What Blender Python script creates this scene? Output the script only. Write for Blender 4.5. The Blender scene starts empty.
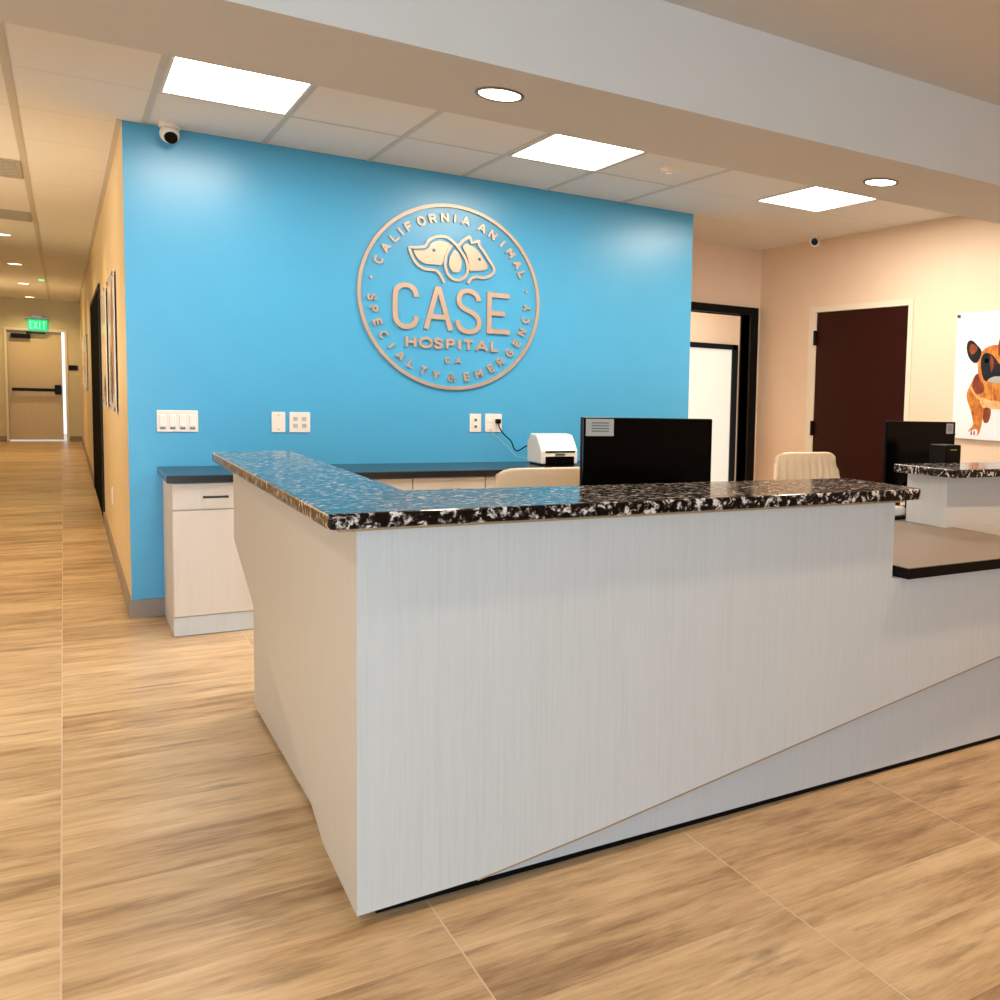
import bpy, bmesh, math, random
from mathutils import Vector, Matrix
random.seed(7)
D = bpy.data
COL = bpy.context.scene.collection
PI = math.pi

# ------------------------------------------------------------------ materials
def srgb(r, g, b):
    f = lambda c: (c/255)/12.92 if c/255 <= .04045 else ((c/255+.055)/1.055)**2.4
    return (f(r), f(g), f(b), 1)

class NT:
    def __init__(s, name):
        s.m = D.materials.new(name); s.m.use_nodes = True
        s.t = s.m.node_tree; s.n = s.t.nodes; s.l = s.t.links
        s.b = s.n['Principled BSDF']
    def node(s, typ, **kw):
        n = s.n.new(typ)
        for k, v in kw.items():
            if k.startswith('i_'):
                n.inputs[k[2:].replace('_', ' ')].default_value = v
            else: setattr(n, k, v)
        return n
    def link(s, a, b): s.l.new(a, b)
    def math(s, op, a, b=None, c=None):
        n = s.n.new('ShaderNodeMath'); n.operation = op
        for i, v in enumerate((a, b, c)):
            if v is None: continue
            if isinstance(v, (int, float)): n.inputs[i].default_value = v
            else: s.link(v, n.inputs[i])
        return n.outputs[0]
    def mix(s, fac, a, b, blend='MIX'):
        n = s.n.new('ShaderNodeMix'); n.data_type = 'RGBA'; n.blend_type = blend
        for i, v in ((0, fac), (6, a), (7, b)):
            if isinstance(v, (int, float, tuple)): n.inputs[i].default_value = v
            else: s.link(v, n.inputs[i])
        return n.outputs[2]
    def ramp(s, fac, stops):
        n = s.n.new('ShaderNodeValToRGB'); e = n.color_ramp.elements
        while len(e) < len(stops): e.new(.5)
        for el, (p, c) in zip(e, stops): el.position = p; el.color = c
        s.link(fac, n.inputs[0]); return n.outputs[0]
    def coords(s, scale=(1, 1, 1)):
        c = s.node('ShaderNodeTexCoord'); g = s.node('ShaderNodeNewGeometry')
        mp = s.node('ShaderNodeMapping'); mp.inputs['Scale'].default_value = scale
        s.link(g.outputs['Position'], mp.inputs[0]); return mp.outputs[0]
    def noise(s, vec, scale, detail=3, rough=.5):
        n = s.node('ShaderNodeTexNoise'); s.link(vec, n.inputs['Vector'])
        n.inputs['Scale'].default_value = scale; n.inputs['Detail'].default_value = detail
        n.inputs['Roughness'].default_value = rough; return n.outputs['Fac']
    def bump(s, h, strength=.1, dist=.01):
        n = s.node('ShaderNodeBump'); n.inputs['Strength'].default_value = strength
        n.inputs['Distance'].default_value = dist
        s.link(h, n.inputs['Height']); s.link(n.outputs[0], s.b.inputs['Normal'])

def plain(name, col, rough=.5, metal=0, spec=.5, var=.04, scale=40, bump=0, stretch=(1, 1, 1)):
    t = NT(name); v = t.coords(stretch); n = t.noise(v, scale)
    d = tuple(c*(1-var) for c in col[:3])+(1,); u = tuple(min(1, c*(1+var)) for c in col[:3])+(1,)
    t.link(t.ramp(n, [(.3, d), (.7, u)]), t.b.inputs['Base Color'])
    t.b.inputs['Roughness'].default_value = rough; t.b.inputs['Metallic'].default_value = metal
    t.b.inputs['Specular IOR Level'].default_value = spec
    if bump: t.bump(n, bump, .003)
    return t.m

def emit(name, col, strength, base=(.8, .8, .8, 1)):
    t = NT(name)
    t.b.inputs['Base Color'].default_value = base
    t.b.inputs['Emission Color'].default_value = col
    t.b.inputs['Emission Strength'].default_value = strength
    return t.m

def fur(name, stops):
    t = NT(name); v = t.coords((1, 60, 26)); n = t.noise(v, 1.0, 6, .7)
    v2 = t.coords((1, 9, 7)); n2 = t.noise(v2, 1.0, 3, .6)
    t.link(t.ramp(t.math('ADD', t.math('MULTIPLY', n, .5), t.math('MULTIPLY', n2, .5)), stops), t.b.inputs['Base Color'])
    t.b.inputs['Roughness'].default_value = .3; return t.m

def mat_floor():
    t = NT('wood_look_tile'); g = t.node('ShaderNodeNewGeometry')
    sp = t.node('ShaderNodeSeparateXYZ'); t.link(g.outputs['Position'], sp.inputs[0])
    u = t.math('DIVIDE', t.math('ADD', sp.outputs[0], .033), .785)
    v = t.math('DIVIDE', t.math('SUBTRACT', sp.outputs[1], 2.255), .277)
    iu, iv = t.math('FLOOR', u), t.math('FLOOR', v)
    fu, fv = t.math('FRACT', u), t.math('FRACT', v)
    du = t.math('MULTIPLY', t.math('MINIMUM', fu, t.math('SUBTRACT', 1, fu)), .785)
    dv = t.math('MULTIPLY', t.math('MINIMUM', fv, t.math('SUBTRACT', 1, fv)), .277)
    gr = t.math('LESS_THAN', du, .0022)
    gr2 = t.math('LESS_THAN', dv, .0014)
    cb = t.node('ShaderNodeCombineXYZ'); t.link(iu, cb.inputs[0]); t.link(iv, cb.inputs[1])
    wn = t.node('ShaderNodeTexWhiteNoise'); t.link(cb.outputs[0], wn.inputs['Vector'])
    rnd = wn.outputs['Value']
    off = t.math('MULTIPLY', rnd, 37.0)
    def vec(sx, sy, k=1):
        c = t.node('ShaderNodeCombineXYZ')
        t.link(t.math('MULTIPLY', sp.outputs[0], sx), c.inputs[0])
        t.link(t.math('MULTIPLY', sp.outputs[1], sy), c.inputs[1])
        t.link(t.math('MULTIPLY', off, k), c.inputs[2]); return c.outputs[0]
    n1 = t.noise(vec(1.7, 12), 1.0, 9, .66)
    n2 = t.noise(vec(7, 70), 1.0, 4, .6)
    n3 = t.noise(vec(2.6, 7, 2), 1.0, 3, .55)
    n4 = t.noise(vec(16, 210, 4), 1.0, 3, .6)
    f = t.math('ADD', t.math('MULTIPLY', n1, .55), t.math('MULTIPLY', n2, .20))
    f = t.math('ADD', f, t.math('MULTIPLY', t.math('SUBTRACT', rnd, .5), .13))
    f = t.math('ADD', f, t.math('MULTIPLY', n3, .29))
    f = t.math('ADD', f, t.math('MULTIPLY', t.math('SUBTRACT', n4, .5), .16))
    c = t.ramp(f, [(.38, srgb(148, 116, 82)), (.48, srgb(188, 156, 116)), (.56, srgb(206, 175, 134)), (.66, srgb(222, 194, 154))])
    # grey-brown figure streaks and a few knots that belong to the print
    k = t.noise(vec(3.2, 14, 3), 1.0, 4, .65)
    kk = t.math('MULTIPLY', t.ramp(k, [(.54, (0, 0, 0, 1)), (.74, (1, 1, 1, 1))]), .8)
    c = t.mix(kk, c, srgb(138, 112, 84))
    c = t.mix(t.math('MULTIPLY', gr2, .45), c, srgb(214, 192, 168))
    c = t.mix(t.math('MULTIPLY', gr, .8), c, srgb(218, 196, 172))
    t.link(c, t.b.inputs['Base Color'])
    t.b.inputs['Roughness'].default_value = .33
    t.b.inputs['Specular IOR Level'].default_value = .4
    h = t.math('SUBTRACT', n2, t.math('MULTIPLY', t.math('MAXIMUM', gr, gr2), 1.5))
    t.bump(h, .12, .002)
    return t.m

def mat_granite():
    t = NT('speckled_granite'); v = t.coords((1, 1, 1))
    wob = t.node('ShaderNodeTexNoise'); t.link(v, wob.inputs['Vector']); wob.inputs['Scale'].default_value = 22
    wob.inputs['Detail'].default_value = 4
    dv = t.node('ShaderNodeVectorMath', operation='SCALE'); dv.inputs['Scale'].default_value = .045
    t.link(wob.outputs['Color'], dv.inputs[0])
    av = t.node('ShaderNodeVectorMath', operation='ADD'); t.link(v, av.inputs[0]); t.link(dv.outputs[0], av.inputs[1])
    rot = t.node('ShaderNodeMapping'); rot.inputs['Rotation'].default_value = (.5, .6, .4); rot.inputs['Scale'].default_value = (1, 2.2, 1)
    t.link(av.outputs[0], rot.inputs[0])
    n1 = t.noise(rot.outputs[0], 40, 5, .62)
    n2 = t.noise(av.outputs[0], 60, 3, .6)
    f = t.math('ADD', t.math('MULTIPLY', n1, .75), t.math('MULTIPLY', n2, .25))
    c = t.ramp(f, [(.45, srgb(6, 5, 5)), (.505, srgb(24, 18, 16)), (.54, srgb(104, 92, 86)), (.59, srgb(220, 212, 206))])
    vo = t.node('ShaderNodeTexVoronoi'); vo.inputs['Scale'].default_value = 38; t.link(av.outputs[0], vo.inputs['Vector'])
    r = t.ramp(vo.outputs['Distance'], [(.12, (1, 1, 1, 1)), (.3, (0, 0, 0, 1))])
    c = t.mix(t.math('MULTIPLY', r, .25), c, srgb(70, 46, 34))
    t.link(c, t.b.inputs['Base Color'])
    t.b.inputs['Roughness'].default_value = .14
    t.b.inputs['Specular IOR Level'].default_value = .3
    return t.m

def mat_laminate(name, base, axis_scale=(90, 90, 1.3), amp=.07):
    t = NT(name); v = t.coords(axis_scale); n = t.noise(v, 2.2, 5, .7)
    v2 = t.coords((260, 260, 6)); n2 = t.noise(v2, 1, 2)
    f = t.math('ADD', t.math('MULTIPLY', n, .75), t.math('MULTIPLY', n2, .25))
    lo = tuple(c*(1-amp*1.6) for c in base[:3])+(1,); hi = tuple(min(1, c*(1+amp)) for c in base[:3])+(1,)
    t.link(t.ramp(f, [(.36, lo), (.5, base), (.66, hi)]), t.b.inputs['Base Color'])
    t.b.inputs['Roughness'].default_value = .42; t.bump(f, .08, .0006)
    return t.m

def mat_tile():
    t = NT('acoustic_tile'); v = t.coords(); n = t.noise(v, 300, 2)
    g = t.node('ShaderNodeNewGeometry'); sp = t.node('ShaderNodeSeparateXYZ'); t.link(g.outputs['Position'], sp.inputs[0])
    fr = t.math('FRACT', t.math('DIVIDE', t.math('SUBTRACT', sp.outputs[1], 5.775), .853))
    d = t.math('MINIMUM', fr, t.math('SUBTRACT', 1, fr))
    ln = t.math('LESS_THAN', d, .011)
    c = t.ramp(n, [(.35, srgb(228, 226, 222)), (.65, srgb(240, 238, 235))])
    c = t.mix(t.math('MULTIPLY', ln, .2), c, srgb(168, 160, 150))
    t.link(c, t.b.inputs['Base Color']); t.b.inputs['Roughness'].default_value = .9
    t.bump(n, .15, .002); return t.m

M = dict(
 floor=mat_floor(), granite=mat_granite(),
 slab=mat_laminate('pale_linen_laminate', srgb(205, 205, 202), amp=.035),
 plinth=mat_laminate('grey_laminate', srgb(200, 201, 201), amp=.03),
 cab=mat_laminate('cabinet_laminate', srgb(214, 203, 190), amp=.025),
 blue=plain('blue_wall_paint', srgb(74, 165, 208), .3, var=.015, scale=6, spec=.6),
 cream=plain('cream_wall_paint', srgb(238, 212, 184), .55, var=.015, scale=5),
 hall=plain('hall_wall_paint', srgb(228, 202, 158), .36, var=.02, scale=5),
 greenwall=plain('hall_end_paint', srgb(214, 202, 166), .5, var=.02, scale=5),
 gyp=plain('grey_gypsum_paint', srgb(212, 209, 203), .7, var=.012, scale=4),
 tile=mat_tile(),
 tee=plain('ceiling_grid_metal', srgb(206, 200, 190), .45, var=.02),
 base=plain('taupe_baseboard', srgb(148, 132, 118), .6, var=.04),
 black=plain('black_plastic', srgb(7, 6, 6), .4, var=.1, spec=.15),
 gloss=plain('glossy_black', srgb(3, 3, 3), .2, var=.1, spec=.12),
 blackdoor=plain('black_painted_door', srgb(4, 3, 3), .8, var=.1, spec=.02),
 brown=plain('dark_espresso_door', srgb(44, 10, 6), .4, var=.12, scale=3, stretch=(8, 8, 1), spec=.2),
 dcount=plain('charcoal_countertop', srgb(34, 33, 36), .25, var=.06, scale=60),
 desk=mat_laminate('brown_grey_desktop', srgb(124, 108, 94), (4, 60, 60), .04),
 edge=plain('black_edge_band', srgb(7, 6, 7), .45, var=.1, spec=.15),
 tan=plain('tan_edge_band', srgb(168, 138, 96), .5),
 white=plain('white_plastic', srgb(240, 232, 222), .4, var=.015),
 plate=plain('white_wall_plate', srgb(238, 226, 214), .35, var=.015),
 slot=plain('dark_slot', srgb(90, 84, 80), .5),
 steel=plain('brushed_steel', srgb(128, 122, 116), .3, metal=.9, var=.05, scale=200),
 darksteel=plain('dark_bronze_metal', srgb(70, 60, 52), .35, metal=.8, var=.05),
 gold=plain('brushed_champagne_metal', srgb(202, 174, 152), .4, metal=.5, var=.03, scale=120),
 leather=plain('cream_leather', srgb(233, 210, 178), .42, var=.03, scale=120, bump=.1),
 chrome=plain('chrome', srgb(205, 205, 208), .12, metal=1, var=.02),
 door=mat_laminate('pale_hall_door', srgb(214, 194, 158), (60, 60, 1), .03),
 frame=plain('cream_door_frame', srgb(238, 224, 200), .4, var=.01),
 paper=plain('glossy_print_white', srgb(246, 240, 240), .12, var=.01),
 dog=fur('printed_fawn_fur', [(.30, srgb(92, 38, 8)), (.42, srgb(176, 92, 24)), (.55, srgb(222, 142, 56)), (.7, srgb(238, 178, 98))]),
 doglight=fur('printed_pale_fur', [(.3, srgb(196, 128, 60)), (.5, srgb(232, 184, 122)), (.7, srgb(246, 214, 164))]),
 dogdark=fur('printed_dark_fur', [(.35, srgb(10, 6, 6)), (.55, srgb(34, 20, 16)), (.72, srgb(92, 56, 34))]),
 dogred=fur('printed_brown_fur', [(.3, srgb(62, 22, 10)), (.5, srgb(132, 58, 22)), (.7, srgb(190, 100, 40))]),
 sticker=plain('grey_label', srgb(180, 178, 172), .5, var=.03),
 print_=plain('label_print', srgb(110, 110, 108), .5, var=.03),
 panel=emit('light_diffuser', (1, .93, .84, 1), 12),
 bulb=emit('downlight_lens', (1, .93, .82, 1), 9),
 hallbulb=emit('hall_downlight_lens', (1, .85, .62, 1), 8),
 exit=emit('exit_sign_green', srgb(0, 226, 130), .95, (.0, .12, .06, 1)),
 exitface=emit('exit_sign_letters', srgb(130, 255, 205), .9, (.2, .4, .3, 1)),
 glow=emit('daylit_frosted_glass', (1, .93, .78, 1), .55, (.45, .42, .36, 1)),
 led=emit('green_led', srgb(20, 220, 130), 1.5),  # emission that imitates a green reflection on the hall ceiling
 trimring=plain('downlight_trim', srgb(120, 106, 92), .4, metal=.3),
 vent=plain('vent_grille', srgb(176, 166, 148), .6),
)

# ------------------------------------------------------------------ mesh tools
def add_box(bm, x0, x1, y0, y1, z0, z1):
    vs = [bm.verts.new(p) for p in ((x0,y0,z0),(x1,y0,z0),(x1,y1,z0),(x0,y1,z0),(x0,y0,z1),(x1,y0,z1),(x1,y1,z1),(x0,y1,z1))]
    for f in ((0,3,2,1),(4,5,6,7),(0,1,5,4),(1,2,6,5),(2,3,7,6),(3,0,4,7)):
        bm.faces.new([vs[i] for i in f])

def boxes(*bs, bev=0, seg=2):
    bm = bmesh.new()
    for b in bs: add_box(bm, *b)
    if bev: bmesh.ops.bevel(bm, geom=bm.edges[:], offset=bev, segments=seg, affect='EDGES', profile=.5)
    return bm

def prism(pts, axis, a, b, bev=0, holes=()):
    """pts: 2-D outline in the two axes other than AXIS, extruded from a to b along it"""
    bm = bmesh.new()
    def P(p, c):
        return {0: (c, p[0], p[1]), 1: (p[0], c, p[1]), 2: (p[0], p[1], c)}[axis]
    es = []
    for loop in (pts,)+tuple(holes):
        vs = [bm.verts.new(P(p, a)) for p in loop]
        es += [bm.edges.new((vs[i], vs[(i+1) % len(vs)])) for i in range(len(vs))]
    if holes:
        bmesh.ops.triangle_fill(bm, edges=es, use_beauty=True, use_dissolve=False)
    else:
        bm.faces.new(bm.verts[:])
    r = bmesh.ops.extrude_face_region(bm, geom=bm.faces[:])
    d = Vector(P((0, 0), b-a))
    bmesh.ops.translate(bm, vec=d, verts=[v for v in r['geom'] if isinstance(v, bmesh.types.BMVert)])
    bmesh.ops.recalc_face_normals(bm, faces=bm.faces[:])
    if bev:
        eds = [e for e in bm.edges if len(e.link_faces) == 2 and e.calc_face_angle(0) > .5]
        bmesh.ops.bevel(bm, geom=eds, offset=bev, segments=2, affect='EDGES', profile=.5)
    return bm

def add_cyl(bm, c, r, h, axis=2, seg=24, r2=None):
    m = {2: Matrix.Identity(4), 0: Matrix.Rotation(PI/2, 4, 'Y'), 1: Matrix.Rotation(-PI/2, 4, 'X')}[axis]
    bmesh.ops.create_cone(bm, cap_ends=True, segments=seg, radius1=r, radius2=r if r2 is None else r2, depth=h,
                          matrix=Matrix.Translation(c) @ m)
def cyl(*a, **k):
    bm = bmesh.new(); add_cyl(bm, *a, **k); return bm

def add_tube(bm, pts, r, seg=8):
    rings = []
    pts = [Vector(p) for p in pts]
    for i, p in enumerate(pts):
        d = (pts[min(i+1, len(pts)-1)]-pts[max(i-1, 0)]).normalized()
        u = d.orthogonal().normalized() if abs(d.z) > .95 else d.cross(Vector((0, 0, 1))).normalized()
        w = d.cross(u)
        rings.append([bm.verts.new(p+(u*math.cos(2*PI*k/seg)+w*math.sin(2*PI*k/seg))*r) for k in range(seg)])
    for a, b in zip(rings, rings[1:]):
        for k in range(seg): bm.faces.new((a[k], a[(k+1) % seg], b[(k+1) % seg], b[k]))
    bm.faces.new(rings[0][::-1]); bm.faces.new(rings[-1])
def tube(pts, r, seg=8):
    bm = bmesh.new(); add_tube(bm, pts, r, seg); return bm

def smooth_pts(pts, n=6, closed=False):
    out = []; N = len(pts)
    g = lambda i: Vector(pts[i % N]) if closed else Vector(pts[max(0, min(N-1, i))])
    for i in range(N if closed else N-1):
        p0, p1, p2, p3 = g(i-1), g(i), g(i+1), g(i+2)
        for k in range(n):
            t = k/n
            out.append(tuple(.5*((2*p1)+(-p0+p2)*t+(2*p0-5*p1+4*p2-p3)*t*t+(-p0+3*p1-3*p2+p3)*t**3)))
    if not closed: out.append(tuple(pts[-1]))
    return out

def add_ribbon(bm, pts, w, y0, y1, closed=False, cap=True):
    """a flat stroke in the x-z plane of width w, between depths y0 and y1"""
    N = len(pts); L = []; R = []
    for i in range(N):
        if closed: a, b = Vector(pts[(i-1) % N]), Vector(pts[(i+1) % N])
        else: a, b = Vector(pts[max(i-1, 0)]), Vector(pts[min(i+1, N-1)])
        d = (b-a)
        if d.length < 1e-9: d = Vector((1, 0))
        d.normalize(); n = Vector((-d.y, d.x)); p = Vector(pts[i])
        if cap and not closed:
            if i == 0: p = p-d*w*.18
            if i == N-1: p = p+d*w*.18
        L.append(p+n*w/2); R.append(p-n*w/2)
    V = lambda p, y: bm.verts.new((p.x, y, p.y))
    q = [[V(L[i], y0), V(R[i], y0), V(R[i], y1), V(L[i], y1)] for i in range(N)]
    for i in range(N if closed else N-1):
        a, b = q[i], q[(i+1) % N]
        for k in range(4): bm.faces.new((a[k], a[(k+1) % 4], b[(k+1) % 4], b[k]))
    if not closed: bm.faces.new(q[0]); bm.faces.new(q[-1][::-1])

def obj(name, bm, mat, parent=None, local=False, smooth=False):
    """links BM as one mesh object; its coordinates are world ones unless LOCAL"""
    bmesh.ops.recalc_face_normals(bm, faces=bm.faces[:])
    o = D.objects.new(name, None) if False else None
    me = D.meshes.new(name)
    if parent is None or local: off = Vector((0, 0, 0))
    else:
        off = Vector(parent.location); p = parent.parent
        while p: off += Vector(p.location); p = p.parent
    if parent is None and not local:
        # put the origin at the middle of the mesh's underside
        xs = [v.co for v in bm.verts]
        off = Vector(((min(v.x for v in xs)+max(v.x for v in xs))/2, (min(v.y for v in xs)+max(v.y for v in xs))/2, min(v.z for v in xs)))
    if not local: bmesh.ops.translate(bm, vec=-off, verts=bm.verts[:])
    bm.to_mesh(me); bm.free()
    if smooth:
        for f in me.polygons: f.use_smooth = True
    o = D.objects.new(name, me); COL.objects.link(o); me.materials.append(M[mat] if isinstance(mat, str) else mat)
    if parent: o.parent = parent
    elif not local: o.location = off
    return o

def tag(o, label, cat, group=None, kind=None):
    o['label'] = label; o['category'] = cat
    if group: o['group'] = group
    if kind: o['kind'] = kind
    return o

def thing(name, label, cat, loc, group=None, rz=0):
    o = D.objects.new(name, None); COL.objects.link(o); o.location = loc; o.rotation_euler = (0, 0, rz)
    o.empty_display_size = .1
    return tag(o, label, cat, group)

def struct(name, bm, mat, parent=None):
    o = obj(name, bm, mat, parent)
    if parent is None: o['kind'] = 'structure'
    return o

def dup(root, loc, label, group=None):
    r = root.copy(); COL.objects.link(r); r.location = loc; r['label'] = label
    if group: r['group'] = group
    for ch in list(root.children):
        c = ch.copy(); COL.objects.link(c); c.parent = r
        for g in ch.children:
            k = g.copy(); COL.objects.link(k); k.parent = c
    return r

# ------------------------------------------------------------------ dimensions
YW = 6.546; XL = .285; XR = 3.933; ZC = 2.77; YE = 24.08
XD = .566; YD = 2.498; XR2 = 5.358; YR = 7.635
ZS = 2.4065; YS0, YS1 = 3.11, 3.76
ZUP = 2.765
XLO = -3.0; YB = -4.6      # lobby's far-left and rear walls, behind the camera
XH = -1.75                 # hall's other wall

# ------------------------------------------------------------------ the setting
struct('floor', boxes((XLO-.2, 9.2, YB-.2, 27, -.1, 0)), 'floor')
struct('wall_blue', boxes((XL, XR, YW, YW+.01, 0, 3.0), (XL+.02, XR-.06, YW+.01, YW+.12, 0, 3.0)), 'blue')
struct('wall_hall', boxes((XL, XL+.019, YW+.0101, 10.9, 0, 3.0), (XL+.019, XL+.12, YW+.125, 10.9, 0, 3.0),
                          (XL, XL+.12, 14.3, YE, 0, 3.0), (XL, XL+.12, 10.9, 14.3, 2.2, 3.0)), 'hall')
struct('wall_hall_left', boxes((XH-.12, XH, 6.6, YE, 0, 3.0)), 'gyp')
struct('wall_lobby_left', boxes((XLO-.12, XLO, YB, 6.6, 0, 3.0)), 'cream')
struct('wall_lobby_return', boxes((XLO-.12, XH, 6.6, 6.72, 0, 3.0)), 'cream')
# end wall with the exit door's opening
DX0, DX1 = -.86, .035
struct('wall_end', boxes((XH, DX0, YE, YE+.14, 0, 3.0), (DX1, XL+.1, YE, YE+.14, 0, 3.0), (DX0, DX1, YE, YE+.14, 2.17, 3.0)), 'greenwall')
# back wall right of the blue wall, with its black framed opening
OX0, OX1, OZ = 4.1, 5.24, 2.14
struct('wall_back', boxes((XR-.05, OX0, YR, YR+.14, 0, 3.0), (OX1, XR2+.01, YR, YR+.14, 0, 3.0), (OX0, OX1, YR, YR+.14, OZ, 3.0),
                          (XR-.05, XR, YW+.0101, YR, 0, 3.0)), 'cream')
RY0, RY1, RZ = 5.575, 6.745, 2.135
struct('wall_right', boxes((XR2, XR2+.14, YB, RY0, 0, 3.0), (XR2, XR2+.14, RY1, YR+.14, 0, 3.0), (XR2, XR2+.14, RY0, RY1, RZ, 3.0)), 'cream')
struct('wall_rear', boxes((XLO-.12, XR2+.14, YB-.14, YB, 0, .3), (XLO-.12, XR2+.14, YB-.14, YB, 2.45, 3.0), (XLO-.12, -2.9, YB-.14, YB, .3, 2.45),
                          (.1, XR2+.14, YB-.14, YB, .3, 2.45)), 'cream')
# passage beyond the black frame
struct('wall_passage', boxes((3.2, 8.0, 9.5, 9.6, 0, 3.0), (8.0, 8.1, 7.7, 9.6, 0, 3.0), (3.1, 3.2, 7.7, 9.6, 0, 3.0)), 'cream')
struct('ceiling_passage', boxes((3.1, 8.1, YR+.14, 9.6, ZC, ZC+.1)), 'gyp')
# ceilings
struct('ceiling_lobby', boxes((XLO-.2, XR2+.14, YB-.2, YS0+.02, ZUP, 3.1)), 'gyp')
struct('soffit', boxes((XLO-.1, XR2, YS0, YS1, ZS, 3.0)), 'gyp')
struct('ceiling', boxes((XLO-.2, XR2+.14, YS1-.02, YW+.0, ZC, ZC+.1), (XLO-.2, XL+.12, YW, YE+.14, ZC, ZC+.1), (XR-.1, XR2+.14, YW, YR+.14, ZC, ZC+.1)), 'tile')
# grid tees running away from the camera
xs = [-.18, .385, .975, 1.56, 2.146, 2.73, 3.317]
tb = []
for x in xs:
    y1 = YE if x < .2 else (YW if x < 3.88 else YR)
    w = .014 if x > 0 else .016
    tb.append((x-w, x+w, YS1, y1, ZC-.004, ZC+.01))
tb.append((XL-.026, XL, YW-.0, YE, ZC-.012, ZC+.01))
struct('trim_1', boxes(*tb), 'tee')
cross = []
for x0, x1 in zip(xs[1:-1], xs[2:]):
    cross.append((x0, x1, 5.768, 5.78, ZC-.003, ZC+.01))
struct('trim_2', boxes(*cross), 'tee')
# baseboards
struct('baseboard_blue', boxes((XL-.014, .443, YW-.014, YW, 0, .10), (XL-.014, XL, YW, 10.9, 0, .10), (XL-.014, XL, 14.3, YE, 0, .10)), 'base')
struct('baseboard_end', boxes((XH, DX0-.04, YE-.014, YE, 0, .1), (DX1+.04, XL-.014, YE-.014, YE, 0, .1)), 'base')
struct('baseboard_right', boxes((XR2-.014, XR2, YB, RY0-.07, 0, .1), (XR2-.014, XR2, RY1+.07, YR, 0, .1)), 'base')

# windows behind and beside the camera: frames and glass
def glass_mat():
    t = NT('window_glass'); t.b.inputs['Transmission Weight'].default_value = 1
    t.b.inputs['Roughness'].default_value = 0; t.b.inputs['IOR'].default_value = 1.0
    t.b.inputs['Base Color'].default_value = (.95, .98, 1, 1); return t.m
M['glass'] = glass_mat()
fr = [(-2.9, .1, YB-.1, YB-.03, .3, .36), (-2.9, .1, YB-.1, YB-.03, 2.39, 2.45)]
for i in range(4): fr.append((-2.9+i*.985, -2.855+i*.985, YB-.1, YB-.03, .36, 2.39))
struct('window_1', boxes(*fr), 'darksteel')

# ------------------------------------------------------------------ hall end door
d = struct('door_1', boxes((DX0-.0, DX1-.05, YE+.062, YE+.105, .028, 2.165)), 'door')
struct('door_frame', boxes((DX0-.04, DX0, YE-.02, YE+.06, 0, 2.21), (DX1, DX1+.04, YE-.02, YE+.06, 0, 2.21), (DX0, DX1, YE-.02, YE+.06, 2.17, 2.21)), 'frame', d)
b = obj('push_bar', boxes((-.80, -.11, YE-.04, YE-.005, .985, 1.045), (-.79, -.74, YE-.005, YE+.04, .99, 1.04), bev=.006), 'black', d)
obj('latch_case', boxes((-.14, -.035, YE-.05, YE+.045, .93, 1.12), bev=.015), 'black', d)
obj('door_closer', boxes((-.80, -.50, YE-.02, YE+.045, 2.01, 2.10), (-.56, -.26, YE-.05, YE-.03, 2.11, 2.14), (-.56, -.53, YE-.05, YE, 2.09, 2.14), bev=.006), 'black', d)
tag(obj('wall_sign', boxes((.09, .235, YE-.02, YE, 1.42, 1.52), bev=.004), 'black'), 'small black room plate on the wall beside the pale exit door', 'sign')

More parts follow.
